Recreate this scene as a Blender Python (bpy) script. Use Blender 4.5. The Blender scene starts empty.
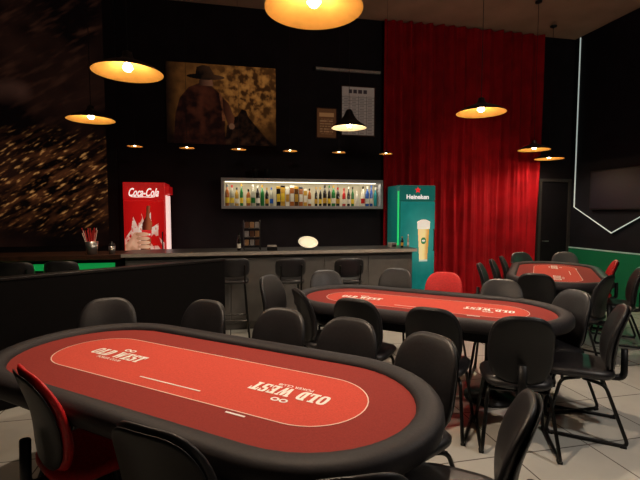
import bpy, bmesh, math, random
from mathutils import Vector, Matrix, noise
random.seed(7)
C = bpy.context.scene.collection
bpy.context.scene.view_settings.view_transform = 'Standard'
PI = math.pi
# ------------------------------------------------------------------ camera
F = 427.0; YAW = math.radians(12); PIT = math.atan(28/427)
CAM = Vector((0, 0, 1.6))
cam = bpy.data.cameras.new('camera'); co = bpy.data.objects.new('camera', cam); C.objects.link(co)
cam.sensor_width = 36; cam.lens = F*36/640; cam.clip_start = .02
co.location = CAM; co.rotation_euler = (PI/2-PIT, 0, -YAW)
bpy.context.scene.camera = co
cs, sn = math.cos(YAW), math.sin(YAW)
def c2w(a, b): return (cs*a+sn*b, -sn*a+cs*b)
def ray(px, py):
    xd = px-320; yd = py-240
    fy = F*math.cos(PIT)-yd*math.sin(PIT); fz = -F*math.sin(PIT)-yd*math.cos(PIT)
    X, Y = c2w(xd, fy)
    return Vector((X, Y, fz))
def at_z(px, py, z): r = ray(px, py); return CAM+r*((z-CAM.z)/r.z)
def at_y(px, py, y): r = ray(px, py); return CAM+r*(y/r.y)
def at_x(px, py, x): r = ray(px, py); return CAM+r*(x/r.x)
# ------------------------------------------------------------------ materials
def mat(name, col, rough=.6, metal=0, emis=0, ecol=None, var=0, vscale=20, bump=0, trans=0, coat=0, sheen=0):
    m = bpy.data.materials.new(name); m.use_nodes = True
    nt = m.node_tree; b = nt.nodes['Principled BSDF']
    b.inputs['Base Color'].default_value = (*col, 1); b.inputs['Roughness'].default_value = rough
    b.inputs['Metallic'].default_value = metal
    if emis: b.inputs['Emission Color'].default_value = (*(ecol or col), 1); b.inputs['Emission Strength'].default_value = emis
    if trans: b.inputs['Transmission Weight'].default_value = trans
    if coat: b.inputs['Coat Weight'].default_value = coat
    if sheen: b.inputs['Sheen Weight'].default_value = sheen
    if var or bump:
        tc = nt.nodes.new('ShaderNodeTexCoord'); n = nt.nodes.new('ShaderNodeTexNoise')
        n.inputs['Scale'].default_value = vscale; n.inputs['Detail'].default_value = 4
        nt.links.new(tc.outputs['Object'], n.inputs['Vector'])
        if var:
            r = nt.nodes.new('ShaderNodeValToRGB'); e = r.color_ramp.elements
            e[0].position = .3; e[1].position = .7
            e[0].color = (*[max(0, c*(1-var)) for c in col], 1); e[1].color = (*[min(1, c*(1+var)) for c in col], 1)
            nt.links.new(n.outputs['Fac'], r.inputs['Fac']); nt.links.new(r.outputs['Color'], b.inputs['Base Color'])
        if bump:
            bp = nt.nodes.new('ShaderNodeBump'); bp.inputs['Strength'].default_value = bump; bp.inputs['Distance'].default_value = .003
            nt.links.new(n.outputs['Fac'], bp.inputs['Height']); nt.links.new(bp.outputs['Normal'], b.inputs['Normal'])
    return m
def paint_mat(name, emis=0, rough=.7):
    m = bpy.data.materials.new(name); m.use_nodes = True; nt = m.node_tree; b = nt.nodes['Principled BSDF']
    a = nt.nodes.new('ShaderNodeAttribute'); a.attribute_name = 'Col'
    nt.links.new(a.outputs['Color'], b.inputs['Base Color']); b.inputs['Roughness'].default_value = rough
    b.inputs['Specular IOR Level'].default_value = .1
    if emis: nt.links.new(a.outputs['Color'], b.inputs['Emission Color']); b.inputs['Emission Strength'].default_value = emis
    return m
def nospec(m, v=.2): m.node_tree.nodes['Principled BSDF'].inputs['Specular IOR Level'].default_value = v; return m
M = dict(
 wall=nospec(mat('black_wall_paint', (.010, .007, .010), .75, var=.3, vscale=3)),
 wallr=nospec(mat('charcoal_wall', (.006, .006, .010), .7, var=.3, vscale=3)),
 ceil=mat('brown_ceiling', (.40, .25, .17), .8, var=.12, vscale=2),
 vinyl=nospec(mat('black_vinyl', (.015, .014, .016), .42, var=.2, vscale=60, bump=.2), .55),
 rail=nospec(mat('rail_leather', (.022, .019, .022), .6, var=.2, vscale=90, bump=.2), .38),
 redv=mat('red_vinyl', (.60, .008, .010), .5, var=.15, vscale=60, bump=.2),
 plast=nospec(mat('black_plastic', (.008, .008, .009), .45, var=.1), .35),
 metal=mat('black_metal', (.014, .014, .014), .28, metal=.4, var=.1),
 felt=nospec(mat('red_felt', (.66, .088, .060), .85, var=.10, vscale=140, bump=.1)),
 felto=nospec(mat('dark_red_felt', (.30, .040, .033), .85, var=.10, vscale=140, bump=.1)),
 white=mat('white_print', (1.0, .95, .90), .6, var=.02),
 pink=mat('pale_line_print', (.92, .66, .58), .6, var=.02),
 curtain=nospec(mat('red_curtain', (.32, .003, .008), .9, var=.25, vscale=3)),
 bar=mat('grey_bar_panel', (.11, .102, .095), .5, var=.12, vscale=8),
 bartop=mat('bar_stone', (.03, .027, .026), .35, var=.3, vscale=30),
 edge=mat('bar_edge', (.36, .32, .28), .35, var=.1),
 brown=nospec(mat('brown_wood', (.045, .018, .010), .6, var=.3, vscale=12)),
 green=nospec(mat('green_paint', (.006, .15, .065), .7, var=.04, vscale=2)),
 greenled=mat('green_led', (.02, .6, .15), .5, emis=.28, ecol=(.01, .60, .12)),
 greenside=mat('green_side_led', (.02, .6, .15), .5, emis=.7, ecol=(.02, .60, .15)),
 led=mat('white_led', (.50, .54, .50), .5, emis=.36, ecol=(.86, 1, .92)),
 cap=mat('pale_green_cap', (.3, .45, .38), .5, emis=.08, ecol=(.6, .95, .8)),
 shelfled=mat('shelf_led', (1, .9, .75), .5, emis=3, ecol=(1, .90, .68)),
 shelfback=mat('shelf_back', (.52, .46, .33), .6, emis=.10, ecol=(1, .84, .52), var=.05),  # back panel glows slightly, adding to the strip light falling on it
 shelff=mat('shelf_frame', (.34, .34, .36), .45, var=.05),
 gold=mat('gold_enamel', (.95, .50, .12), .5, metal=.1, var=.05),
 blk=nospec(mat('black_enamel', (.006, .005, .005), .45, var=.05), .3),
 bulb=mat('bulb_glass', (1, .9, .7), .3, emis=18, ecol=(1, .87, .62)),
 steel=mat('steel', (.5, .5, .5), .3, metal=.9, var=.05),
 fred=mat('fridge_red', (.62, .008, .012), .35, emis=.24, ecol=(.8, .008, .01), var=.04),
 fgreen=mat('fridge_green', (.008, .17, .15), .35, emis=.16, ecol=(.01, .32, .27), var=.04),
 sidelight=mat('fridge_side_light', (1, .8, .75), .5, emis=.8, ecol=(1, .70, .64)),
 textw=mat('lit_white_print', (.9, .9, .9), .5, emis=.75, ecol=(1, .9, .85)),
 star=mat('red_star', (.8, .02, .02), .5, emis=.8),
 dark=nospec(mat('dark_door', (.005, .004, .006), .6, var=.2)),
 screen=mat('screen_glass', (.006, .006, .014), .5, var=.1),
 straw=mat('straw_red', (.6, .03, .03), .4, var=.05),
)
# tile floor
def tile_mat():
    m = bpy.data.materials.new('floor_tiles'); m.use_nodes = True; nt = m.node_tree; b = nt.nodes['Principled BSDF']
    tc = nt.nodes.new('ShaderNodeTexCoord'); br = nt.nodes.new('ShaderNodeTexBrick')
    br.offset = 0; br.inputs['Scale'].default_value = 1; br.inputs['Brick Width'].default_value = .6; br.inputs['Row Height'].default_value = .6
    br.inputs['Mortar Size'].default_value = .005; br.inputs['Color1'].default_value = (.80, .79, .73, 1); br.inputs['Color2'].default_value = (.74, .73, .67, 1)
    br.inputs['Mortar'].default_value = (.20, .18, .16, 1)
    n = nt.nodes.new('ShaderNodeTexNoise'); n.inputs['Scale'].default_value = 4; n.inputs['Detail'].default_value = 6
    rp = nt.nodes.new('ShaderNodeValToRGB'); rp.color_ramp.elements[0].color = (.8, .8, .8, 1); rp.color_ramp.elements[1].color = (1, 1, 1, 1)
    mx = nt.nodes.new('ShaderNodeMix'); mx.data_type = 'RGBA'; mx.blend_type = 'MULTIPLY'; mx.inputs[0].default_value = 1
    nt.links.new(tc.outputs['Object'], br.inputs['Vector']); nt.links.new(tc.outputs['Object'], n.inputs['Vector']); nt.links.new(n.outputs['Fac'], rp.inputs['Fac'])
    nt.links.new(br.outputs['Color'], mx.inputs[6]); nt.links.new(rp.outputs['Color'], mx.inputs[7]); nt.links.new(mx.outputs[2], b.inputs['Base Color'])
    b.inputs['Roughness'].default_value = .12; b.inputs['Coat Weight'].default_value = .6; b.inputs['Coat Roughness'].default_value = .05
    return m
M['tile'] = tile_mat()
# ------------------------------------------------------------------ mesh helpers
def new(name, bm, m, parent=None, smooth=False, loc=None, mats=None):
    bmesh.ops.recalc_face_normals(bm, faces=bm.faces[:])
    me = bpy.data.meshes.new(name); bm.to_mesh(me); bm.free()
    for x in (mats or [m]): me.materials.append(x)
    if smooth:
        for p in me.polygons: p.use_smooth = True
    o = bpy.data.objects.new(name, me); C.objects.link(o)
    if parent: o.parent = parent
    if loc: o.location = loc
    return o
def B(): return bmesh.new()
def box(bm, x0, x1, y0, y1, z0, z1, bev=0):
    r = bmesh.ops.create_cube(bm, size=1)
    for v in r['verts']:
        v.co = Vector(((x0+x1)/2+v.co.x*(x1-x0), (y0+y1)/2+v.co.y*(y1-y0), (z0+z1)/2+v.co.z*(z1-z0)))
    if bev:
        es = list({e for v in r['verts'] for e in v.link_edges})
        bmesh.ops.bevel(bm, geom=es, offset=bev, segments=2, affect='EDGES', profile=.5)
    return bm
def rpath(pts, r=.04, n=5):
    P = [Vector(p) for p in pts]; out = [P[0]]
    for i in range(1, len(P)-1):
        a = (P[i-1]-P[i]); b = (P[i+1]-P[i]); q = min(r, a.length*.45, b.length*.45)
        A = P[i]+a.normalized()*q; Bq = P[i]+b.normalized()*q
        for k in range(n+1):
            t = k/n; out.append(A*(1-t)**2+P[i]*2*t*(1-t)+Bq*t*t)
    out.append(P[-1]); return out
def tube(bm, pts, r, seg=8, flat=1):
    P = [Vector(p) for p in pts]; rings = []; up = None
    for i, p in enumerate(P):
        t = (P[min(i+1, len(P)-1)]-P[max(i-1, 0)]).normalized()
        if up is None: up = Vector((1, 0, 0)) if abs(t.x) < .9 else Vector((0, 1, 0))
        a = (up-t*up.dot(t)).normalized(); b = t.cross(a); up = a
        rings.append([bm.verts.new(p+a*r*flat*math.cos(2*PI*k/seg)+b*r*math.sin(2*PI*k/seg)) for k in range(seg)])
    for i in range(len(rings)-1):
        for k in range(seg): bm.faces.new((rings[i][k], rings[i][(k+1) % seg], rings[i+1][(k+1) % seg], rings[i+1][k]))
    bm.faces.new(rings[0][::-1]); bm.faces.new(rings[-1])
    return bm
def lathe(bm, prof, seg=24, c=(0, 0, 0)):
    rings = []
    for r, z in prof:
        if r < 1e-5: rings.append([bm.verts.new((c[0], c[1], c[2]+z))])
        else: rings.append([bm.verts.new((c[0]+r*math.cos(2*PI*k/seg), c[1]+r*math.sin(2*PI*k/seg), c[2]+z)) for k in range(seg)])
    fs = []
    for i in range(len(rings)-1):
        a, b = rings[i], rings[i+1]
        for k in range(seg):
            k2 = (k+1) % seg
            if len(a) == 1 and len(b) == 1: continue
            if len(a) == 1: f = bm.faces.new((a[0], b[k2], b[k]))
            elif len(b) == 1: f = bm.faces.new((a[k], a[k2], b[0]))
            else: f = bm.faces.new((a[k], a[k2], b[k2], b[k]))
            fs.append((i, f))
    return fs
def pad(bm, hw, hh, t, e=3.2, seg=32, fn=None, back=False):
    prof = [(0, .5), (.45, .5), (.75, .47), (.92, .36), (1, .12), (1, -.12), (.92, -.36), (.75, -.47), (.45, -.5), (0, -.5)]
    rings = []
    for s, z in prof:
        ring = []
        if s == 0: ring = [bm.verts.new(fn(0, 0, z*t))]
        else:
            for k in range(seg):
                a = 2*PI*k/seg; x = hw*s*math.copysign(abs(math.cos(a))**(2/e), math.cos(a)); y = hh*s*math.copysign(abs(math.sin(a))**(2/e), math.sin(a))
                ring.append(bm.verts.new(fn(x, y, z*t)))
        rings.append(ring)
    for i in range(len(rings)-1):
        a, b = rings[i], rings[i+1]
        for k in range(seg):
            k2 = (k+1) % seg
            if len(a) == 1: bm.faces.new((a[0], b[k], b[k2]))
            elif len(b) == 1: bm.faces.new((a[k], a[k2], b[0]))
            else: bm.faces.new((a[k], a[k2], b[k2], b[k]))
    return bm
def tag(o, label=None, cat=None, group=None, kind=None):
    if label: o['label'] = label
    if cat: o['category'] = cat
    if group: o['group'] = group
    if kind: o['kind'] = kind
    return o
def thing(name, label, cat, loc=(0, 0, 0), rz=0, group=None):
    o = bpy.data.objects.new(name, None); C.objects.link(o); o.empty_display_size = .1
    o.location = loc; o.rotation_euler = (0, 0, rz); return tag(o, label, cat, group)
def dup(src, loc, rz=0, label=None, group=None, scale=None):
    def rec(o, par):
        c = o.copy(); C.objects.link(c); c.parent = par
        for ch in list(o.children):
            if ch.type != 'LIGHT': rec(ch, c)
        return c
    c = rec(src, None); c.location = loc; c.rotation_euler = (0, 0, rz)
    if label: c['label'] = label
    if group: c['group'] = group
    if scale: c.scale = (scale,)*3
    return c
def struct(name, bm, m, mats=None): return tag(new(name, bm, m, mats=mats), kind='structure')
def text(name, s, w, h, m, parent, loc, rot=(0, 0, 0), shear=0, bold=.01, label=None):
    cu = bpy.data.curves.new('t', 'FONT'); cu.body = s; cu.shear = shear; cu.offset = bold; cu.resolution_u = 4
    t = bpy.data.objects.new('t', cu); C.objects.link(t); bpy.context.view_layer.update()
    me = bpy.data.meshes.new_from_object(t.evaluated_get(bpy.context.evaluated_depsgraph_get()))
    bpy.data.objects.remove(t)
    xs = [v.co.x for v in me.vertices]; ys = [v.co.y for v in me.vertices]
    mx, my = (min(xs)+max(xs))/2, (min(ys)+max(ys))/2; sx = w/(max(xs)-min(xs)); sy = h/(max(ys)-min(ys))
    for v in me.vertices: v.co = Vector(((v.co.x-mx)*sx, (v.co.y-my)*sy, 0))
    me.materials.clear(); me.materials.append(m); me.name = name
    o = bpy.data.objects.new(name, me); C.objects.link(o); o.parent = parent; o.location = loc; o.rotation_euler = rot
    if label: o['label'] = label
    return o
# heavy slab lettering built from polygons
def slab(name, s, w, h, m, parent, loc, shear=0, label=None, rz=0):
    bm = B(); x0 = 0; zz = 0
    R = lambda a, b, c, d: [(a, c), (b, c), (b, d), (a, d)]
    def se(cx, cy, rx, ry, a0, a1, n, e=3.0):
        return [(cx+rx*math.copysign(abs(math.cos(a))**(2/e), math.cos(a)), cy+ry*math.copysign(abs(math.sin(a))**(2/e), math.sin(a))) for a in [a0+(a1-a0)*k/n for k in range(n+1)]]
    def ringq(o, i): return [[o[k], o[k+1], i[k+1], i[k]] for k in range(len(o)-1)]
    G = {'L': (.70, [R(.1, .38, 0, 1), R(0, .48, .87, 1), R(0, .68, 0, .17), R(.54, .68, 0, .36)]),
     'T': (.74, [R(.22, .50, 0, 1), R(0, .72, .83, 1), R(0, .12, .64, 1), R(.60, .72, .64, 1), R(.12, .60, 0, .13)]),
     'E': (.70, [R(.08, .36, 0, 1), R(0, .64, .84, 1), R(0, .66, 0, .16), R(.3, .52, .42, .58), R(.53, .64, .66, 1), R(.55, .66, 0, .34)]),
     'S': (.66, [R(.1, .52, .85, 1), [(.10, 1), (.02, .9), (.02, .60), (.12, .5), (.28, .5), (.28, .9)], R(.1, .52, .42, .58), [(.52, .58), (.62, .48), (.62, .10), (.52, 0), (.35, .1), (.35, .5)], R(.1, .52, 0, .15), R(.49, .60, .68, 1), R(.02, .13, 0, .32)]),
     'W': (1.14, [[(.05, 1), (.33, 1), (.48, 0), (.26, 0)], [(.36, 0), (.48, 0), (.64, .9), (.50, .9)], [(.50, .95), (.72, .95), (.88, 0), (.66, 0)], [(.74, 0), (.88, 0), (1.04, 1), (.90, 1)], R(0, .40, .87, 1), R(.80, 1.10, .87, 1)]),
     'O': (.76, ringq(se(.36, .5, .36, .5, 0, 2*PI, 28), se(.36, .5, .11, .33, 0, 2*PI, 28))),
     'D': (.78, [R(.08, .34, 0, 1), R(0, .34, .86, 1), R(0, .34, 0, .14)]+ringq(se(.30, .5, .42, .5, -PI/2, PI/2, 14), se(.30, .5, .16, .34, -PI/2, PI/2, 14))), ' ': (.34, [])}
    for ch in s:
        adv, polys = G[ch]
        for p in polys:
            zz += .00002
            bm.faces.new([bm.verts.new((x0+x+shear*y, y, zz)) for x, y in p])
        x0 += adv+.05
    for v in bm.verts: v.co.x = (v.co.x-(x0-.05+shear)/2)*w/x0; v.co.y = (v.co.y-.5)*h
    bm.normal_update()
    for f in bm.faces:
        if f.normal.z < 0: f.normal_flip()
    me = bpy.data.meshes.new(name); bm.to_mesh(me); bm.free(); me.materials.append(m)
    o = bpy.data.objects.new(name, me); C.objects.link(o); o.parent = parent; o.location = loc; o.rotation_euler = (0, 0, rz)
    if label: o['label'] = label
    return o
def painted(name, w, h, nx, ny, fn, m, parent=None, loc=(0, 0, 0)):
    vs = []; cols = []; fs = []
    for j in range(ny+1):
        for i in range(nx+1):
            u, v = i/nx, j/ny; vs.append((-w/2+w*u, 0, h*v)); cols.append(fn(u, v))
    for j in range(ny):
        for i in range(nx):
            a = j*(nx+1)+i; fs.append((a, a+1, a+nx+2, a+nx+1))
    me = bpy.data.meshes.new(name); me.from_pydata(vs, [], fs); me.materials.append(m)
    ca = me.color_attributes.new('Col', 'FLOAT_COLOR', 'POINT')
    flat = [x for c in cols for x in (max(0, c[0]), max(0, c[1]), max(0, c[2]), 1)]
    ca.data.foreach_set('color', flat)
    o = bpy.data.objects.new(name, me); C.objects.link(o); o.parent = parent; o.location = loc
    return o
def light(kind, loc, energy, col, parent=None, **k):
    l = bpy.data.lights.new('light', kind); l.energy = energy; l.color = col
    for a, b in k.items():
        if a != 'rot': setattr(l, a, b)
    o = bpy.data.objects.new('light', l); C.objects.link(o); o.location = loc; o.parent = parent
    if 'rot' in k: o.rotation_euler = k['rot']
    return o
def mixc(a, b, t): t = max(0, min(1, t)); return tuple(a[i]*(1-t)+b[i]*t for i in range(3))
def mul(c, k): return (c[0]*k, c[1]*k, c[2]*k)
def ell(u, v, cu, cv, ru, rv): return ((u-cu)/ru)**2+((v-cv)/rv)**2 < 1
def soft(u, v, cu, cv, ru, rv, k=.35):
    d = math.sqrt(((u-cu)/ru)**2+((v-cv)/rv)**2); return max(0, min(1, (1-d)/k+.5))
def inpoly(u, v, P):
    c = False; j = len(P)-1
    for i in range(len(P)):
        if (P[i][1] > v) != (P[j][1] > v) and u < (P[j][0]-P[i][0])*(v-P[i][1])/(P[j][1]-P[i][1])+P[i][0]: c = not c
        j = i
    return c
# ------------------------------------------------------------------ room
XL, XR, YB, YF, ZC = -4.2, 6.75, 7.45, -1.6, 5.0
struct('floor', box(B(), XL-.1, XR+.1, YF-.1, YB+.1, -.1, 0), M['tile'])
struct('ceiling', box(B(), XL-.1, XR+.1, YF-.1, YB+.1, ZC, ZC+.1), M['ceil'])
struct('wall_back', box(B(), XL-.1, XR+.1, YB, YB+.1, 0, ZC), M['wall'])
struct('wall_left', box(B(), XL-.1, XL, YF, YB, 0, ZC), M['wall'])
struct('wall_right', box(B(), XR, XR+.1, YF, YB, 0, ZC), M['wallr'])
struct('wall_front', box(B(), XL-.1, XR+.1, YF-.1, YF, 0, ZC), M['wall'])
# green wainscot and its cap
struct('trim_1', box(B(), XR-.03, XR, YF, YB, 0, .88), M['green'])
struct('trim_2', box(B(), XR-.04, XR, YF, YB, .88, .90), M['cap'])
# door in the back right corner
d = struct('door_1', box(box(box(B(), 6.0, 6.06, YB-.06, YB, 0, 2.2), 6.68, 6.74, YB-.06, YB, 0, 2.2), 6.0, 6.74, YB-.06, YB, 2.2, 2.26), M['bartop'])
new('door_panel', box(B(), 6.06, 6.68, YB-.035, YB, 0, 2.2), M['dark'], d)
new('door_handle', tube(B(), [(6.12, YB-.04, 1.02), (6.12, YB-.09, 1.02), (6.22, YB-.09, 1.02)], .01), M['steel'], d)
# pilaster between mural and fridge
struct('trim_3', box(B(), -1.87, -1.72, YB-.12, YB, 0, ZC), M['wall'])
# ------------------------------------------------------------------ right wall shield panel with light outline
p1 = at_x(581, 22, XR-.05); p2 = at_x(574, 207, XR-.05); p3 = at_x(611, 233, XR-.05)
Y1 = (p1.y+p2.y)/2; zt = min(p1.z, 4.97); zc = p2.z
Yv, Zv = p3.y, p3.z; Y2 = Yv-(Y1-Yv)
t = thing('wall_panel', 'black shield shaped wall panel outlined by a thin white light on right wall', 'wall panel', (XR, Yv, Zv))
bm = B(); out = [(Y1, zt), (Y1, zc), (Yv, Zv), (Y2, zc), (Y2, zt)]
f1 = [bm.verts.new((-.035, y-Yv, z-Zv)) for y, z in out]; f0 = [bm.verts.new((0, y-Yv, z-Zv)) for y, z in out]
bm.faces.new(f1); bm.faces.new(f0[::-1])
for i in range(5): bm.faces.new((f0[i], f0[(i+1) % 5], f1[(i+1) % 5], f1[i]))
new('panel_board', bm, M['wallr'], t)
new('light_strip', tube(B(), [(-.046, y-Yv, z-Zv) for y, z in out], .011, 6), M['led'], t)
# TV
q1 = at_x(592, 178, XR-.08); q2 = at_x(592, 201, XR-.08)
t = thing('television', 'dark flat television on the right wall inside the light outline', 'television', (XR-.078, q1.y-.65, (q1.z+q2.z)/2-.02))
new('screen', box(B(), -.045, -.04, -.62, .62, -.33, .33), M['screen'], t)
new('casing', box(B(), -.04, .02, -.65, .65, -.36, .36, .01), M['plast'], t)
new('mounting_bracket', box(B(), .02, .043, -.15, .15, -.12, .12), M['metal'], t)
# ------------------------------------------------------------------ curtain
bm = B(); nx = 620; X0, X1 = 2.72, 5.95; cols = []
for i in range(nx+1):
    x = X0+(X1-X0)*i/nx
    col = []
    for k in range(11):
        z = .03+(ZC-.05)*k/10
        n = noise.noise(Vector((x*1.6, z*.12, 0))); n2 = noise.noise(Vector((x*5, z*.35, 4))); am = .55+.5*noise.noise(Vector((x*2.3, z*.2, 9)))
        y = 7.345+.075*am*math.sin(x*2*PI/.21+6*n)+.030*n2+.012*math.sin(x*2*PI/.07+4*n2)*am
        col.append(bm.verts.new((x, min(y, 7.435), z)))
    cols.append(col)
for i in range(nx):
    for k in range(10): bm.faces.new((cols[i][k], cols[i+1][k], cols[i+1][k+1], cols[i][k+1]))
tag(new('curtain', bm, M['curtain'], smooth=True), 'floor to ceiling red pleated curtain on the back wall', 'curtain')
# ------------------------------------------------------------------ mural and pictures
def mural(u, v):
    n = noise.fractal(Vector((u*2.0, v*3.5, 0)), 1, 2, 4)
    a = u*.80+v*1.15; b = -u*.70+v*1.9          # a runs along the rising diagonal, b across it
    d1 = noise.fractal(Vector((a*5.0, b*17, 2)), 1, 2, 3); d2 = noise.fractal(Vector((a*16, b*44, 6)), 1, 2, 3)
    c = mixc((.0025, .0013, .0013), (.018, .007, .0045), .35+n)
    up = soft(u, v, .55, .80, .8, .28, 1.2)
    c = mixc(c, (.032, .012, .007), up*max(0, d1-.05)*1.4)
    lo = soft(u, v, .66, .26, .56, .15, 1.0)
    c = mixc(c, (.065, .021, .008), lo*max(0, d1+.10)*1.7)
    c = mixc(c, (.19, .068, .019), lo*max(0, d2-.10)*2.0*(.5+max(0, d1)*2))
    c = mixc(c, (.55, .26, .08), lo*max(0, d2-.42)*3.2)
    c = mixc(c, (.055, .024, .016), .8*soft(u, v, .42, .60, .10, .040, .9)*(.8+n))
    return c
zm0 = 1.06
tag(painted('wall_mural', 2.3, ZC-zm0, 260, 440, mural, paint_mat('mural_print', .5), None, (-3.03, YB-.012, zm0)), 'tall dark sepia mural with dim golden detail beside the red fridge', 'mural')  # mural emits part of its own colour, standing in for light on it
def cowboy(u, v):
    n = noise.fractal(Vector((u*3.5, v*2.6, 3)), 1, 2, 4); n3 = noise.fractal(Vector((u*14, v*10, 8)), 1, 2, 4)
    c = mixc((.010, .004, .002), (.125, .047, .011), .10+.75*soft(u, v, .66, .66, .50, .55, 1.6)+n*.35+n3*.25)
    lf = soft(u, v, .76, .70, .28, .36, 1.1)
    c = mixc(c, (.30, .125, .028), lf*max(0, .25+n3*1.5))
    c = mixc(c, (.022, .008, .003), lf*.85*max(0, min(1, (-n3-.02)*4)))
    c = mixc(c, (.004, .002, .0015), .9*max(0, 1-v/.28))
    c = mixc(c, (.004, .002, .0015), 1-max(0, min(1, u/.12)))
    if inpoly(u, v, [(.52, 0), (.54, .24), (.59, .34), (.64, .37), (.68, .46), (.72, .44), (.74, .36), (.84, .20), (.92, .08), (.98, 0)]): c = mixc((.004, .002, .0015), (.03, .012, .006), n3+.2)
    if inpoly(u, v, [(.06, 0), (.08, .36), (.12, .56), (.20, .70), (.30, .76), (.40, .73), (.49, .63), (.53, .46), (.52, .20), (.53, 0)]):
        sh = .5+.5*math.sin(u*22+n*6+v*3); c = mixc((.007, .0025, .002), (.060, .015, .007), .05+.6*sh*soft(u, v, .36, .48, .20, .36, 1.2)+.3*n3)
        if inpoly(u, v, [(.47, .66), (.52, .60), (.535, .30), (.50, .30), (.485, .52)]): c = mixc(c, (.12, .038, .014), .6+n3)
    if inpoly(u, v, [(.50, .60), (.56, .52), (.61, .34), (.60, .24), (.55, .25), (.51, .42)]): c = mixc((.016, .005, .003), (.09, .028, .012), (u-.51)*9)
    if ell(u, v, .585, .235, .026, .04): c = (.13, .058, .03)
    if inpoly(u, v, [(.29, .73), (.30, .83), (.41, .83), (.42, .73)]): c = mixc((.02, .008, .005), (.12, .05, .026), (u-.30)*10)
    if ell(u, v, .355, .84, .17, .036) or inpoly(u, v, [(.26, .84), (.275, .955), (.33, .985), (.39, .97), (.445, .84)]): c = mixc((.003, .002, .0015), (.045, .019, .009), (u-.30)*5+(v-.86)*2+n3*.3)
    return c
a = at_y(165, 61, YB-.03); b = at_y(276, 137, YB-.03); wP, hP = b.x-a.x, 1.30
t = thing('wall_picture', 'large brown and gold picture of a rider in a hat on the black wall', 'picture', ((a.x+b.x)/2, YB, a.z-hP))
painted('canvas', wP, hP, 280, 200, cowboy, paint_mat('picture_print', .55), t, (0, -.031, 0))  # canvas glows in its painted colours in place of light on it
new('stretcher_frame', box(B(), -wP/2, wP/2, -.03, 0, 0, hP), M['brown'], t)
def sign(u, v):
    c = (.09, .036, .014)
    if .1 < u < .9 and .72 < v < .86: c = (.28, .13, .05)
    if .15 < u < .85 and .12 < v < .65 and int(v*22) % 2 == 0 and noise.noise(Vector((u*14, int(v*22), 0))) > -.15: c = (.22, .11, .05)
    return c
def board(name, x0, y0, x1, y1, fn, label, cat, em, nx=50, ny=80):
    a = at_y(x0, y0, YB-.02); b = at_y(x1, y1, YB-.02); w, h = b.x-a.x, a.z-b.z
    t = thing(name, label, cat, ((a.x+b.x)/2, YB, b.z))
    painted('print', w-.04, h-.04, nx, ny, fn, paint_mat(name+'_print', em), t, (0, -.021, .02))  # print is brightened by a glow of its own colour, not lit from inside
    new('frame', box(B(), -w/2, w/2, -.02, 0, 0, h), M['brown'], t)
board('notice_board', 316, 107, 337, 139, sign, 'small brown framed notice left of the pale price list', 'sign', .4)
def menu(u, v):
    c = (.22, .165, .13)
    if .87 < v < .95 and .2 < u < .8 and int(u*26) % 4 != 0: c = (.03, .02, .02)
    if v < .82:
        if (v*14) % 1 < .10 or (u*4) % 1 < .05: c = (.11, .085, .07)
        elif .35 < (v*14) % 1 < .75 and .2 < (u*4) % 1 < .75: c = (.13, .10, .085)
    return c
board('price_list', 341, 85, 375, 137, menu, 'pale framed list with printed rows on the wall above the lit shelf', 'poster', .35, 80, 140)
a = at_y(313, 68, YB-.08); b = at_y(383, 72, YB-.08)
t = thing('screen_housing', 'long thin pale rail fixed high on the wall above the price list', 'projector screen', ((a.x+b.x)/2, YB-.07, a.z)); w = (b.x-a.x)/2-.03
new('casing', box(B(), -w, w, -.03, .03, -.022, .022, .008), M['edge'], t)
for s in (-1, 1): new('end_cap', box(B(), s*w-.02*(s > 0), s*w+.02*(s < 0)+.0, -.035, .07, -.027, .027, .004), M['plast'], t)
# ------------------------------------------------------------------ pendants
Lb = thing('pendant_lamp', 'x', 'pendant lamp', group='wide black and gold pendant lamps')
outer = [(.250, 0), (.240, .010), (.205, .035), (.150, .060), (.090, .082), (.052, .100), (.036, .120), (.032, .150), (.012, .16), (0, .16)]
inner = [(.250, 0), (.238, .006), (.203, .030), (.148, .054), (.088, .074), (.04, .084), (0, .086)]
bm = B(); fo = lathe(bm, outer, 40); fi = lathe(bm, inner, 40)
for _, f in fi: f.material_index = 1
new('lamp_shade', bm, None, Lb, True, mats=[M['blk'], M['gold']])
bm = B(); lathe(bm, [(0, .010), (.022, .014), (.036, .032), (.032, .050), (.016, .072), (0, .074)], 16); new('bulb', bm, M['bulb'], Lb, True)
new('cord', tube(B(), [(0, 0, .16), (0, 0, ZC-2.63)], .0035, 6), M['blk'], Lb)
bm = B(); lathe(bm, [(0, ZC-2.63-.03), (.05, ZC-2.63-.025), (.055, ZC-2.63), (0, ZC-2.63)], 16); new('ceiling_rose', bm, M['blk'], Lb, True)
WARM = (1, .77, .56)
def lamp_light(o, e, glow, s=1, col=WARM):
    light('SPOT', (0, 0, .004*s), e, col, o, shadow_soft_size=.02*s, spot_size=math.radians(162), spot_blend=.6)
    for k in range(3):
        a = k*2*PI/3+.5; light('POINT', (.060*s*math.cos(a), .060*s*math.sin(a), .006*s), glow/3, (1, .76, .42), o, shadow_soft_size=0)
lamps = [(314, 9, 'largest pendant lamp, cut off by the top of the photo above the nearest table', 95, 2.63),
 (128, 73, 'gold lined pendant lamp hanging in front of the upper mural', 60, 2.63),
 (91, 120, 'gold lined pendant lamp hanging in front of the middle of the mural', 22, 2.63),
 (481, 113, 'gold lined pendant lamp hanging alone in front of the red curtain', 110, 2.63),
 (534, 150, 'pendant lamp near the curtain edge, higher of the close pair at the right', 70, 2.62),
 (549, 159, 'pendant lamp beside the shield panel, lower of the close pair at the right', 40, 2.57)]
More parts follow.
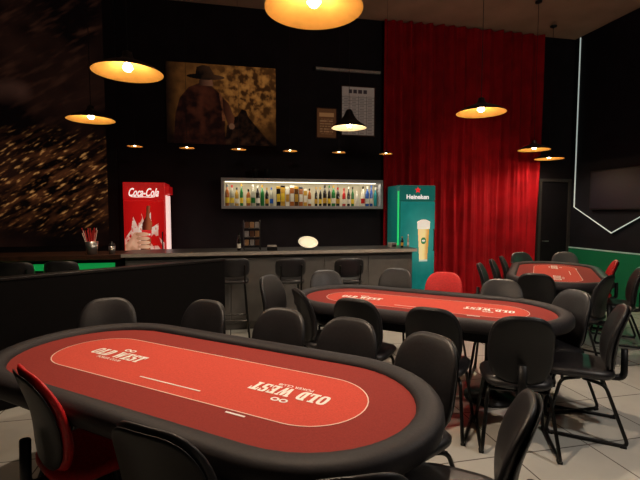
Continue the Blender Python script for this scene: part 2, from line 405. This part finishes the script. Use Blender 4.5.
for i, (x, y, lab, e, zl) in enumerate(lamps):
    p = at_z(x, y, zl)
    o = Lb if i == 0 else dup(Lb, p, 0)
    o.location = p; o['label'] = lab
    lamp_light(o, e, 2.0)
# bell lamp in front of price list
p = at_z(349, 128, 2.63)
o = dup(Lb, p, 0, 'black bell shaped pendant lamp with bright rim in front of the price list', None, .86)
for ch in list(o.children):
    if ch.name.startswith('cord') or ch.name.startswith('ceiling_rose') : ch.scale = (1, 1, 1/.86)
bell = [(.250, 0), (.235, .022), (.180, .060), (.120, .110), (.080, .165), (.058, .21), (.05, .235), (.03, .26), (0, .26)]
binn = [(.250, 0), (.232, .016), (.176, .052), (.116, .100), (.076, .155), (.04, .19), (0, .195)]
bm = B(); lathe(bm, bell, 40); fi = lathe(bm, binn, 40)
for _, f in fi: f.material_index = 1
for ch in list(o.children):
    if ch.name.startswith('lamp_shade'): bpy.data.objects.remove(ch)
new('lamp_shade', bm, None, o, True, mats=[M['blk'], mat('pale_enamel', (.85, .75, .6), .4, var=.03)])
lamp_light(o, 45, 2.6, 1, (1, .86, .72))
# small bar lamps
Sb = None
for i, (x, y) in enumerate([(135, 153), (187, 153), (239, 155), (290, 156), (339, 157), (386, 159)]):
    p = at_y(x, y, 6.0); zz = 2.45; p.z = zz
    lab = 'small pendant lamp over the bar, %s from the left in the row of six' % ['first', 'second', 'third', 'fourth', 'fifth', 'sixth'][i]
    if Sb is None:
        Sb = thing('pendant_lamp', lab, 'pendant lamp', group='small pendant lamps in a row over the bar')
        s = .40
        bm = B(); lathe(bm, [(r*s, z*s) for r, z in outer], 24); fi = lathe(bm, [(r*s, z*s) for r, z in inner], 24)
        for _, f in fi: f.material_index = 1
        new('lamp_shade', bm, None, Sb, True, mats=[M['blk'], M['gold']])
        bm = B(); lathe(bm, [(0, .002), (.012, .006), (.014, .020), (.008, .03), (0, .03)], 12); new('bulb', bm, M['bulb'], Sb, True)
        new('cord', tube(B(), [(0, 0, .06), (0, 0, ZC-zz)], .002, 6), M['blk'], Sb); Sb.location = p; o = Sb
    else: o = dup(Sb, p, 0, lab)
    light('SPOT', (0, 0, .001), 4, WARM, o, shadow_soft_size=.01, spot_size=math.radians(130), spot_blend=.6)
    light('POINT', (.04, -.03, .003), .22, (1, .60, .26), o, shadow_soft_size=0)
# ------------------------------------------------------------------ bar
BX0, BX1, BY, BH = -1.32, 2.63, 5.7, 1.08
t = thing('bar_counter', 'long grey panelled bar counter with dark top in front of the lit shelf', 'bar counter', ((BX0+BX1)/2, BY+.3, 0)); w = (BX1-BX0)/2
new('countertop', box(B(), -w, w, -.32, .30, BH-.045, BH, .006), M['bartop'], t)
new('edge_band', box(B(), -w, w, -.33, -.318, BH-.045, BH-.002), M['edge'], t)
new('body', box(box(B(), -w+.02, w-.02, -.20, .26, .10, BH-.045), -w+.04, w-.04, -.15, .24, 0, .10), M['bar'], t)
for k in range(6):
    x = -w+.05+k*(2*w-.1)/6
    new('front_panel', box(B(), x, x+(2*w-.1)/6-.012, -.215, -.20, .12, BH-.10, .004), M['bar'], t)
# side counter on left with green light
SX0 = XL
t = thing('side_counter', 'dark brown topped counter with green light below, left of the bar', 'counter', ((SX0+BX0)/2, BY+.3, 0)); w = (BX0-SX0)/2-.005
new('countertop', box(B(), -w, w, -.30, .30, BH-.07, BH-.01, .005), M['brown'], t)
new('body', box(B(), -w, w, -.1, .25, 0, BH-.07), M['wall'], t)
new('light_strip', box(B(), -w+.1, w-.12, -.12, -.10, .87, .95), M['greenled'], t)
light('AREA', ((SX0+BX0)/2+.4, BY+.05, .96), 3, (.05, 1, .2), None, shape='RECTANGLE', size=1.8, size_y=.05, rot=(math.radians(50), 0, PI))
# partition
Pp = [c2w(*p) for p in ((-1.11, 4.82), (-2.56, 3.42))]
A0 = Vector((*Pp[0], 0)); D = (Vector((*Pp[1], 0))-A0).normalized(); Lp = (A0.x-XL-.05)/(-D.x)
t = thing('partition', 'low black partition running from the bar stools to the left side', 'partition', A0, math.atan2(D.y, D.x))
pm_ = nospec(mat('partition_black', (.0035, .003, .0035), .8, var=.2), .1)
new('panel', box(B(), 0, Lp, -.05, .05, 0, 1.05), pm_, t)
new('top_cap', box(B(), -.01, Lp, -.06, .06, 1.05, 1.075, .006), M['blk'], t)
# ------------------------------------------------------------------ lit shelf
sx0, sx1, sz0, sz1 = -.12, 2.64, 1.655, 2.155; syf = 7.12
t = thing('wall_shelf', 'long lit open shelf box with grey frame holding the bottles', 'shelf', ((sx0+sx1)/2, YB, sz0)); w = (sx1-sx0)/2; h = sz1-sz0; dp = YB-syf
new('bottom_board', box(B(), -w, w, -dp, 0, 0, .045), M['shelff'], t)
new('top_board', box(B(), -w, w, -dp, 0, h-.045, h), M['shelff'], t)
for s in (-1, 1): new('side_board', box(B(), s*w-(.045 if s > 0 else 0), s*w+(.045 if s < 0 else 0), -dp, 0, .045, h-.045), M['shelff'], t)
new('back_panel', box(B(), -w+.045, w-.045, -.012, 0, .045, h-.045), M['shelfback'], t)
new('light_strip', box(B(), -w+.06, w-.06, -dp+.22, -dp+.25, h-.055, h-.045), M['shelfled'], t)
light('AREA', ((sx0+sx1)/2, syf+.05, sz1-.06), 7, (1, .90, .70), None, shape='RECTANGLE', size=2.6, size_y=.04)
# bottles
glass = {}
def gm(n, c, em=.0):
    if n not in glass: glass[n] = mat('glass_'+n.replace(' ', '_'), c, .15, var=.1, coat=.5, emis=em)
    return glass[n]
COL = {'amber': (.30, .085, .010), 'green': (.015, .14, .03), 'clear': (.34, .33, .26), 'dark': (.010, .007, .006), 'red': (.45, .012, .012), 'blue': (.02, .09, .38), 'white': (.74, .70, .60), 'teal': (.02, .28, .32), 'gold': (.48, .27, .04), 'yellow': (.80, .56, .05), 'brown': (.08, .03, .010)}
profs = {'round': [(0, 0), (.033, 0), (.036, .01), (.036, .22), (.027, .26), (.014, .285), (.014, .35)],
 'slim': [(0, 0), (.027, 0), (.029, .01), (.029, .23), (.022, .265), (.011, .29), (.011, .37)],
 'squat': [(0, 0), (.034, 0), (.0375, .01), (.0375, .17), (.031, .21), (.014, .24), (.014, .29)]}
mcache = {}
def bottle(kind, colr, capc, labc, loc, label, group, scale=1):
    t = thing('bottle' if kind != 'carton' else 'bottle_carton', label, 'bottle' if kind != 'carton' else 'carton', loc, random.random()*.1-.05, group)
    key = (kind, colr, capc, labc)
    if key in mcache:
        for n, me in mcache[key]:
            o = bpy.data.objects.new(n, me); C.objects.link(o); o.parent = t
    else:
        if kind == 'carton':
            a = new('body', box(B(), -.0365, .0365, -.036, .036, 0, .32, .003), gm(colr, COL[colr]), t)
            b = new('label_band', box(B(), -.031, .031, -.0375, -.036, .08, .22), gm(labc, COL[labc]), t)
            c = new('lid', box(B(), -.037, .037, -.0365, .0365, .32, .36, .003), gm(capc, COL[capc]), t)
        else:
            pr = profs[kind]; R = pr[2][0]; H = pr[-1][1]; n = pr[-1][0]
            bm = B(); lathe(bm, pr+[(0, H)], 16); a = new('body', bm, gm(colr, COL[colr]), t, True)
            bm = B(); lathe(bm, [(0, H-.035), (n+.003, H-.035), (n+.003, H+.008), (0, H+.008)], 12); c = new('cap', bm, gm(capc, COL[capc]), t)
            bm = B(); lathe(bm, [(R, .05), (R+.0012, .05), (R+.0012, .14), (R, .14)], 16); b = new('label_band', bm, gm(labc, COL[labc]), t)
        mcache[key] = [(o.name.split('.')[0], o.data) for o in (a, b, c)]
    t.scale = (min(scale, 1), min(scale, 1), scale)
    return t
seq = [('round', 'amber', 'dark', 'yellow'), ('round', 'clear', 'red', 'yellow'), ('round', 'gold', 'dark', 'white'), ('slim', 'green', 'gold', 'yellow'), ('squat', 'amber', 'dark', 'yellow'), ('round', 'clear', 'white', 'green'),
 ('round', 'dark', 'white', 'white'), ('round', 'green', 'gold', 'green'), ('round', 'dark', 'gold', 'gold'), ('round', 'clear', 'blue', 'blue'), ('carton', 'dark', 'gold', 'yellow'), ('carton', 'gold', 'dark', 'yellow'), ('carton', 'white', 'white', 'gold'),
 ('carton', 'amber', 'white', 'white'), ('carton', 'brown', 'gold', 'gold'), ('carton', 'amber', 'dark', 'white'), ('carton', 'gold', 'white', 'white'), ('round', 'amber', 'dark', 'white'), ('slim', 'dark', 'gold', 'gold'), ('slim', 'dark', 'gold', 'yellow'),
 ('round', 'dark', 'dark', 'gold'), ('slim', 'dark', 'green', 'yellow'), ('round', 'green', 'gold', 'white'), ('round', 'dark', 'red', 'gold'), ('round', 'red', 'red', 'white'), ('slim', 'dark', 'white', 'white'), ('slim', 'green', 'dark', 'yellow'), ('squat', 'white', 'white', 'white'), ('round', 'white', 'dark', 'red'), ('round', 'blue', 'white', 'white'), ('slim', 'blue', 'blue', 'white'), ('round', 'teal', 'white', 'teal')]
ords = ['first', 'second', 'third', 'fourth', 'fifth', 'sixth', 'seventh', 'eighth', 'ninth', 'tenth', 'eleventh', 'twelfth', 'thirteenth', 'fourteenth', 'fifteenth', 'sixteenth', 'seventeenth', 'eighteenth', 'nineteenth', 'twentieth', 'twenty-first', 'twenty-second', 'twenty-third', 'twenty-fourth', 'twenty-fifth', 'twenty-sixth', 'twenty-seventh', 'twenty-eighth', 'twenty-ninth', 'thirtieth', 'thirty-first', 'thirty-second']
gaps = [0]
for i in range(1, len(seq)): gaps.append(gaps[-1]+(1.45 if i in (4, 10, 18, 24, 28) else random.uniform(.98, 1.01)))
for i, (k, c, cp, lb) in enumerate(seq):
    x = sx0+.095+gaps[i]*(sx1-sx0-.19)/gaps[-1]
    what = {'round': 'bottle', 'slim': 'slim bottle', 'squat': 'squat bottle', 'carton': 'bottle carton'}[k]
    bottle(k, c, cp, lb, (x, syf+.12+random.uniform(-.01, .01), sz0+.045), '%s %s with %s label, %s from the left on the lit shelf' % (c, what, lb, ords[i]), 'bottles and cartons on the lit shelf', random.uniform(.84, 1.03) if k != 'carton' else random.uniform(.74, 1.0))
for i, x in enumerate((255, 267)):
    p = at_y(x, 176, syf+.12)
    t = thing('cup', 'small black cup on top of the lit shelf, %s of two' % ['left', 'right'][i], 'cup', (p.x, syf+.12, sz1), 0, 'black cups on top of the lit shelf')
    bm = B(); lathe(bm, [(0, 0), (.035, 0), (.05, .14), (.054, .15), (.046, .15), (.033, .01), (0, .01)], 20); new('body', bm, M['plast'], t, True)
    bm = B(); lathe(bm, [(.051, .145), (.056, .147), (.056, .155), (.048, .155), (.048, .15)], 20); new('rim', bm, M['metal'], t, True)
# ------------------------------------------------------------------ fridges
def fridge(name, x0, x1, yf, hgt, mbody, graphic, label, txt, tw, th, shear, bright, tz=.15):
    w = (x1-x0)/2; t = thing(name, label, 'fridge', ((x0+x1)/2, yf, 0))
    new('cabinet', box(B(), -w, w, .05, .56, .08, hgt, .01), mbody, t)
    new('kick_plate', box(B(), -w+.02, w-.02, .07, .5, 0, .08), M['plast'], t)
    dr = new('door', box(B(), -w+.01, w-.01, 0, .05, .12, hgt-.27, .005), mbody, t)
    painted('door_graphic', 2*w-.04, hgt-.41, 100, 250, graphic, paint_mat(name+'_graphic', bright), dr, (0, -.003, .13))
    new('handle', tube(B(), rpath([(w-.04, 0, .95), (w-.04, -.04, .95), (w-.04, -.04, 1.3), (w-.04, 0, 1.3)], .02), .009), M['plast'], dr)
    hd = new('header_sign', box(B(), -w+.005, w-.005, .01, .05, hgt-.26, hgt-.005, .006), mbody, t)
    text('lettering', txt, tw, th, M['textw'], hd, (0, .006, hgt-tz), (PI/2, 0, 0), shear, .02)
    return t, hd, w
def coke(u, v):
    # a hand holding a brown bottle bursting out of ice and foam, filling the visible door
    c = mixc((.36, .002, .004), (.66, .008, .008), .5+.5*math.sin(u*3))
    n = noise.fractal(Vector((u*4, v*7, 2)), 1, 2, 3); n2 = noise.noise(Vector((u*13, v*26, 4)))
    if inpoly(u, v, [(0, .48), (0, .66), (.16, .74), (.22, .86), (.34, .76), (.40, .92), (.50, .80), (.66, .90), (.68, .76), (.86, .80), (.84, .68), (1, .62), (1, .46)]) and n > -.35:
        c = mixc((.80, .34, .26), (.98, .84, .76), .5+n+n2*.5)
        if n2 > .28: c = mixc(c, (.70, .02, .02), .7)
    bx = .55+.25*(v-.72)
    q = (.125 if v < .80 else .125-.08*min(1, (v-.80)/.06)) if .52 < v < .96 else 0
    if abs(u-bx) < q: c = mixc((.08, .008, .004), (.46, .12, .05), .5+.5*math.sin((u-bx)*20))
    if .66 < v < .74 and abs(u-bx) < .125: c = (.80, .03, .03)
    if .69 < v < .705 and abs(u-bx) < .10: c = (.95, .9, .85)
    if inpoly(u, v, [(.0, .50), (.0, .60), (.25, .72), (.36, .72), (.36, .56)]): c = mixc((.50, .20, .11), (.85, .50, .34), .5+n)
    for k in range(4):
        if ell(u, v, .44+.015*k, .70-.038*k, .17, .018): c = mixc((.48, .18, .09), (.90, .56, .38), (u-.27)*3.5)
    return mul(c, .85)
RF, hd, w = fridge('drinks_fridge', -1.52, -.93, 6.72, 2.04, M['fred'], coke, 'red upright drinks fridge with white script lettering beside the mural', 'Coca-Cola', .42, .125, .42, .46)
# flowing underline swash from the first letter
sw = [(-.20, 0, -.040), (-.17, 0, -.065), (-.10, 0, -.072), (0, 0, -.066), (.08, 0, -.074), (.15, 0, -.066)]
new('swash', tube(B(), rpath(sw, .03), .005, 6), M['textw'], hd, loc=(0, .006, 2.04-.15))
new('side_light', box(B(), w, w+.012, .06, .5, .95, 1.85), M['sidelight'], RF)
new('side_shelf', box(B(), w, w+.05, .06, .5, 1.87, 1.99), M['fred'], RF)
def beer(u, v):
    n = noise.fractal(Vector((u*3, v*5, 2)), 1, 2, 3)
    c = mixc((0, .085, .085), (.015, .27, .25), v*.5+.25+n*.25)
    c = mixc(c, (.08, .42, .38), .5*soft(u, v, .68, .62, .42, .24, 1.2))
    hw_ = .125+.16*(v-.44)
    if abs(u-.68) < hw_ and .40 < v < .76: c = mixc((.68, .34, .03), (.95, .78, .38), .5+.6*math.cos((u-.62)*12)+n*.2)
    if abs(u-.68) < hw_+.01 and .72 < v < .80+.02*math.cos((u-.68)*9): c = (.88, .88, .78)
    if abs(u-.68) < hw_+.006 and (.385 < v < .405): c = (.5, .65, .55)
    if ell(u, v, .68, .60, .08, .036): c = (.04, .25, .09)
    if ell(u, v, .68, .60, .05, .010): c = (.85, .85, .8)
    return c
GF, hd, w = fridge('drinks_fridge', 2.78, 3.43, 6.70, 2.05, M['fgreen'], beer, 'green upright drinks fridge with a beer glass picture before the red curtain', 'Heineken', .40, .078, 0, .40, .195)
new('side_light', box(B(), -w-.02, -w, .02, .05, 1.0, 1.95), M['greenside'], GF)
bm = B(); pts = []
for k in range(10):
    r = .060 if k % 2 == 0 else .025; pts.append(bm.verts.new((r*math.sin(k*PI/5), 0, r*math.cos(k*PI/5))))
bm.faces.new(pts); new('star_emblem', bm, M['star'], hd, loc=(0, .004, 2.05-.082))['label'] = 'small red star'
# ------------------------------------------------------------------ things on the counters
def on_bar(px, y=5.85): p = at_y(px, 250, y); return (p.x, y, BH)
bottle('round', 'dark', 'dark', 'white', on_bar(239), 'dark bottle standing on the bar left of the wire rack', None, .68)
p = on_bar(252, 5.95)
t = thing('wire_rack', 'small dark tiered rack of packets standing on the bar', 'rack', p)
for s in (-1, 1): new('side_frame', tube(B(), rpath([(s*.11, -.09, 0), (s*.11, -.06, .40), (s*.11, .08, .40), (s*.11, .10, 0)], .03), .006), M['metal'], t)
for k, z in enumerate((.05, .17, .29)):
    new('tray', box(B(), -.11, .11, -.08, .08, z, z+.008), M['metal'], t)
PC = {'grey': (.25, .23, .22), 'tan': (.28, .16, .08), 'brown': (.10, .05, .03)}
for k, z in enumerate((.0585, .1785, .2985)):
    for q in range(3):
        cn = ['tan', 'grey', 'brown'][(k+q) % 3]
        tag(new('snack_packet', box(B(), -.03, .03, -.012, .012, 0, .085, .008), gm('packet '+cn, PC[cn]), loc=(p[0]-.07+q*.07, p[1]-.03, p[2]+z)),
        '%s packet, %s on the %s tray of the rack on the bar' % (cn, ['left', 'middle', 'right'][q], ['lowest', 'middle', 'top'][k]), 'snack packet', 'packets in the rack on the bar')
p = on_bar(308, 5.9)
t = thing('display_plate', 'pale round plate tilted on a small stand on the middle of the bar', 'plate', p)
bm = B(); lathe(bm, [(0, 0), (.07, 0), (.135, .016), (.14, .022), (.075, .010), (0, .008)], 32)
bmesh.ops.rotate(bm, verts=bm.verts[:], cent=(0, 0, 0), matrix=Matrix.Rotation(math.radians(32), 3, 'X'))
bmesh.ops.translate(bm, verts=bm.verts[:], vec=(0, 0, .082))
new('plate', bm, gm('pale', (.92, .84, .62), .38), t, True)  # plate emits a pale glow that stands in for light on it
new('stand', box(tube(tube(B(), [(-.05, .05, .004), (-.05, .05, .105)], .005), [(.05, .05, .004), (.05, .05, .105)], .005), -.07, .07, -.08, .07, 0, .008), M['metal'], t)
p = on_bar(392, 5.9)
t = thing('card_terminal', 'small grey card terminal near the right end of the bar', 'card terminal', p)
new('body', box(B(), -.045, .045, -.07, .07, 0, .07, .01), M['edge'], t); new('keypad', box(B(), -.035, .035, -.075, -.07, .015, .045), M['plast'], t)
new('display', box(B(), -.035, .035, -.074, -.07, .05, .064), M['screen'], t)
bottle('squat', 'dark', 'gold', 'gold', on_bar(402, 5.85), 'squat dark bottle with gold label at the right end of the bar', None, .55)
bottle('slim', 'clear', 'white', 'white', on_bar(408, 5.95), 'slim clear bottle at the right tip of the bar top', None, .5)
t = thing('napkin_holder', 'low dark napkin holder with white napkins on the bar', 'napkin holder', on_bar(272, 5.8))
new('holder', box(B(), -.07, .07, -.04, .04, 0, .05, .005), M['metal'], t); new('napkins', box(B(), -.06, .06, -.03, .03, .05, .07), M['edge'], t)
p = at_y(92, 250, 5.85); p.z = BH-.01
t = thing('straw_cup', 'steel cup full of red straws on the side counter before the mural', 'straw cup', p)
bm = B(); lathe(bm, [(0, 0), (.06, 0), (.075, .16), (.068, .16), (.055, .01), (0, .01)], 20); new('cup', bm, M['steel'], t, True)
for k in range(18):
    a = k*2.4; q = .4+.6*((k*7) % 5)/4; new('straw', tube(B(), [(.025*q*math.cos(a), .025*q*math.sin(a), .02), (.11*q*math.cos(a), .08*q*math.sin(a), .27+.03*(k % 3))], .0045, 6), M['straw'] if k % 4 else M['pink'], t)
p = at_y(112, 250, 5.85); p.z = BH-.01
t = thing('shaker', 'small steel shaker on the side counter right of the straw cup', 'shaker', p)
bm = B(); lathe(bm, [(0, 0), (.035, 0), (.042, .10), (0, .10)], 20); new('body', bm, M['steel'], t, True)
bm = B(); lathe(bm, [(.043, .10), (.03, .13), (.012, .14), (.012, .155), (0, .155)], 20); new('lid', bm, M['plast'], t, True)
# ------------------------------------------------------------------ poker tables
def stad(L, W, inset, n=20):
    r = W/2-inset; s = (L-W)/2; out = []
    for k in range(n+1): a = -PI/2+PI*k/n; out.append((s+r*math.cos(a), r*math.sin(a)))
    for k in range(n+1): a = PI/2+PI*k/n; out.append((-s+r*math.cos(a), r*math.sin(a)))
    return out
def sweep(bm, L, W, prof, closed=True):
    rings = [[bm.verts.new((x, y, z)) for x, y in stad(L, W, i)] for i, z in prof]; n = len(rings[0])
    for i in range(len(rings) if closed else len(rings)-1):
        a, b = rings[i], rings[(i+1) % len(rings)]
        for k in range(n): bm.faces.new((a[k], a[(k+1) % n], b[(k+1) % n], b[k]))
    return rings
def poker_table(L, W, loc, rz, label):
    t = thing('poker_table', label, 'poker table', loc, rz, 'oval poker tables')
    bm = B(); sweep(bm, L, W, [(.018, .695), (.002, .715), (0, .745), (.003, .768), (.014, .784), (.036, .793), (.070, .795), (.098, .789), (.114, .778), (.120, .760), (.118, .71), (.105, .695)])
    new('padded_rail', bm, M['rail'], t, True)
    IN = .325
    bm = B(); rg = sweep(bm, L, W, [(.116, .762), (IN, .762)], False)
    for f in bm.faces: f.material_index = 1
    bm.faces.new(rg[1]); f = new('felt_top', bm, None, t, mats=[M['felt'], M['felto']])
    bm = B(); sweep(bm, L, W, [(IN-.0028, .7635), (IN+.0028, .7635)], False); new('betting_line', bm, M['pink'], t)['label'] = 'pale oval line'
    z = .7640
    for s in (-1, 1):   # each print faces its own long side of the table
        r = PI if s > 0 else 0; f = -1 if s > 0 else 1; cx = s*.58+.02
        slab('lettering', 'OLD WEST', .41, .088, M['white'], t, (cx, 0, z), .06, 'white slab lettering', r)
        text('lettering', 'POKER CLUB', .19, .023, M['white'], t, (cx, -.067*f, z), (0, 0, r), 0, .015, 'small white lettering')
        bm = B()
        for dx in (-.022, .022):
            pr = [(dx+.022*math.cos(a*PI/8), .018*math.sin(a*PI/8)) for a in range(16)]; pi = [(dx+.012*math.cos(a*PI/8), .009*math.sin(a*PI/8)) for a in range(16)]
            o = [bm.verts.new((x, y, 0)) for x, y in pr]; q = [bm.verts.new((x, y, 0)) for x, y in pi]
            for a in range(16): bm.faces.new((o[a], o[(a+1) % 16], q[(a+1) % 16], q[a]))
        new('emblem', bm, M['white'], t, loc=(cx, .082*f, z))
    new('dealer_line', box(B(), -.18, .22, -.175, -.167, z-.001, z), M['white'], t)
    new('dealer_line', box(B(), .46, .56, -.285, -.274, z-.001, z), M['white'], t)
    bm = B(); r0 = sweep(bm, L, W, [(.13, .755), (.13, .60), (.16, .60), (.16, .755)]); new('apron', bm, M['plast'], t)
    for s in (-1, 1):
        bm = B(); lathe(bm, [(0, 0), (.21, 0), (.21, .02), (.07, .05), (.045, .09), (.045, .60), (.14, .66), (.14, .74), (0, .74)], 24, (s*.62, 0, 0)); new('pedestal_leg', bm, M['metal'], t, True)
    return t
def W3(a, b): x, y = c2w(a, b); return (x, y, 0)
poker_table(2.60, 1.16, W3(-.68, 2.20), math.radians(-39), 'nearest and largest in view oval poker table with red felt')
poker_table(2.48, 1.16, W3(.91, 3.88), math.radians(-39), 'middle oval poker table with red felt, between the nearest one and the curtain')
poker_table(2.40, 1.20, W3(3.28, 5.90), math.radians(51), 'farthest oval poker table with red felt, near the green wall')
# ------------------------------------------------------------------ chairs
def seatfn(x, y, z): return Vector((x*(1+.03*y/.23), y+.02, .455+z-.02*(y/.23)**3*(y > 0)+.008*(x/.23)**2))
def backfn(x, y, z):
    xx = x*(1-.10*(y/.22)**2*(y > 0)-.08*(y/.22)**2*(y < 0)); zz = .70+y
    return Vector((xx, -.20-.20*(zz-.70)+.038*(x/.22)**2-z*(1-.25*(y/.235))+.014*math.cos(y*11), zz))
def make_chair(name_label, pm, sh=1):
    t = thing('armless_chair', name_label, 'chair')
    new('seat', pad(B(), .226, .22, .080, 4.0, 40, seatfn), pm, t, True)
    new('backrest', pad(B(), .203, .238, .048, 3.5, 48, backfn), pm, t, True)
    new('back_shell', pad(B(), .195*sh, .230*sh, .018, 3.5, 48, lambda x, y, z: backfn(x, y, z)+Vector((0, -.027, 0))), M['plast'], t, True)
    bm = B(); tube(bm, rpath([(0, .05, .405), (0, -.265, .405), (0, -.260, .62)], .05), .022, 10, 1.3)
    new('back_support', bm, M['plast'], t, True)
    for s in (-1, 1):
        fr = new('leg_frame', tube(B(), rpath([(s*.13, .02, .41), (s*.19, .14, .40), (s*.235, .23, .013), (s*.235, -.27, .013), (s*.19, -.13, .40), (s*.13, .0, .41)], .045), .0125, 8), M['metal'], t, True)
        for y in (.2, -.24): new('foot_cap', box(B(), s*.235-.016, s*.235+.016, y-.02, y+.02, 0, .02, .004), M['plast'], fr)
    new('cross_bar', tube(B(), [(-.19, .13, .398), (.19, .13, .398)], .011), M['metal'], t); new('cross_bar', tube(B(), [(-.19, -.12, .398), (.19, -.12, .398)], .011), M['metal'], t)
    return t
black0 = make_chair('x', M['vinyl']); red0 = make_chair('x', M['redv'], .96); usedc = {0: False, 1: False}
G1, G2, G3 = 'chairs around the nearest poker table', 'chairs around the middle poker table', 'chairs around the farthest poker table'
def chair(px, py, fa, fb, label, group, red=0, zt=.938):
    P = at_z(px, py, zt); fx, fy = c2w(fa, fb); l = math.hypot(fx, fy); fx /= l; fy /= l
    rz = math.atan2(-fx, fy); loc = (P.x+fx*.244, P.y+fy*.244, 0); src = red0 if red else black0
    if not usedc[red]: usedc[red] = True; o = src; o.location = loc; o.rotation_euler = (0, 0, rz); o['label'] = label; o['group'] = group
    else: o = dup(src, loc, rz, label, group)
    return o
chair(108, 298, .39, -.91, 'black chair behind the far left corner of the nearest poker table', G1)
chair(208, 300, -.454, -.891, 'black chair behind the nearest table, in front of the black partition end', G1)
chair(283, 308, -.43, -.90, 'black chair behind the nearest table, midway along its far side', G1)
chair(351, 318, -.48, -.88, 'black chair behind the nearest table, next to the right end chair', G1)
chair(433, 334, -.72, -.55, 'black chair at the far right end of the nearest poker table', G1)
chair(26, 364, .66, .75, 'red seated chair with black back shell at the lower left corner', G1, 1, .95)
chair(148, 424, .40, .92, 'black chair at the near side of the nearest table, seen from behind at bottom left', G1)
chair(352, 473, -.17, .98, 'black chair with only its top edge showing at the bottom of the photo', G1)
chair(530, 397, -.90, -.40+.80, 'black chair seen edge on at the bottom right, right end of nearest table', G1)
chair(268, 275, .891, -.454, 'black chair at the far left end of the middle table, near the bar stools', G2)
chair(298, 288, .94, .34, 'black chair at the near left corner of the middle poker table', G2)
chair(354, 298, .454, .891, 'black chair on the near side of the middle table, left of its centre', G2)
chair(431, 307, .454, .891, 'black chair on the near side of the middle table, right of its centre', G2)
chair(524, 316, .276, .98, 'black chair at the near right of the middle table with full back and legs showing', G2)
chair(624, 305, -.891, .454, 'black chair seen from the side at the right end of the middle table', G2)
chair(577, 290, -.96, -.20, 'black chair at the far right corner of the middle poker table', G2)
chair(325, 270, .32, -1.0, 'black chair beyond the far left corner of the middle poker table', G2)
chair(397, 268, -.454, -.891, 'black chair behind the middle table, in front of the green fridge', G2)
chair(445, 272, -.454, -.891, 'red chair behind the middle poker table, in front of the curtain', G2, 1)
chair(502, 279, -.454, -.891, 'low showing black chair behind the middle table, right of the red chair', G2)
chair(536, 273, .454, .891, 'black chair seen from behind at the near end of the farthest table', G3)
chair(480, 263, .891, -.454, 'black chair at the left side of the farthest table, nearest of that row', G3)
chair(492, 259, .891, -.454, 'black chair at the left side of the farthest table, second nearest of that row', G3)
chair(502, 256, .891, -.454, 'black chair at the left side of the farthest table, third nearest of that row', G3)
chair(520, 252, .2, -.95, 'black chair at the far left corner of the farthest table', G3)
chair(565, 252, -.454, -.891, 'black chair at the far end of the farthest table, near the door', G3)
chair(616, 260, -.891, .454, 'red chair at the right side of the farthest table by the green wall', G3, 1)
chair(641, 267, -.891, .454, 'black chair by the green wall, right of the far red chair', G3)
chair(609, 275, -.6, .75, 'black chair at the near right corner of the farthest table', G3)
# ------------------------------------------------------------------ bar stools
def stool_back(x, y, z): return Vector((x, -.17-.12*(y)+.05*(x/.19)**2-z, .915+y))
S0 = thing('bar_stool', 'x', 'bar stool')
new('seat', pad(B(), .19, .185, .07, 3.2, 28, lambda x, y, z: Vector((x, y, .735+z))), M['vinyl'], S0, True)
new('backrest', pad(B(), .19, .12, .035, 3.9, 36, stool_back), M['vinyl'], S0, True)
for s in (-1, 1): new('back_post', tube(B(), [(s*.13, -.15, .70), (s*.13, -.195, .95)], .011), M['metal'], S0)
for sx in (-1, 1):
    for sy in (-1, 1): new('leg', tube(B(), [(sx*.13, sy*.13, .71), (sx*.18, sy*.18, .0)], .0125), M['metal'], S0)
q = .162
new('footrest', tube(tube(tube(tube(B(), [(-q, q, .25), (q, q, .25)], .009), [(-q, -q, .25), (q, -q, .25)], .009), [(-q, -q, .25), (-q, q, .25)], .009), [(q, -q, .25), (q, q, .25)], .009), M['metal'], S0)
def stool(px, py, label, rz=0, first=False, z=1.035):
    P = at_z(px, py, z); loc = (P.x, P.y+.16, 0)
    if first: S0.location = loc; S0['label'] = label; S0['group'] = 'bar stools'; S0.rotation_euler = (0, 0, rz); return
    dup(S0, loc, rz, label, 'bar stools')
stool(234, 258, 'black bar stool at the bar next to the end of the black partition', 0, True)
stool(291, 258, 'black bar stool at the middle of the bar, between the other two there', 0)
stool(350, 258, 'black bar stool at the bar nearest the green fridge', 0)
stool(60, 261, 'black bar stool at the side counter, right of two behind the partition', 0)
stool(14, 262, 'black bar stool at the side counter, left of two behind the partition', 0)
# ------------------------------------------------------------------ extra light
light('SPOT', (4.6, 4.4, 4.9), 130, (1, .55, .42), None, shadow_soft_size=0, spot_size=math.radians(55), spot_blend=1, rot=(math.radians(38), 0, math.radians(4)))
light('POINT', (5.6, 5.6, 1.3), 3, (.2, 1, .5), None, shadow_soft_size=0)
light('POINT', (2.9, 1.5, 2.7), 70, (1, .92, .82), None, shadow_soft_size=.1)
wd = bpy.data.worlds.new('w'); bpy.context.scene.world = wd; wd.use_nodes = True
wd.node_tree.nodes['Background'].inputs[0].default_value = (.05, .035, .03, 1); wd.node_tree.nodes['Background'].inputs[1].default_value = .2
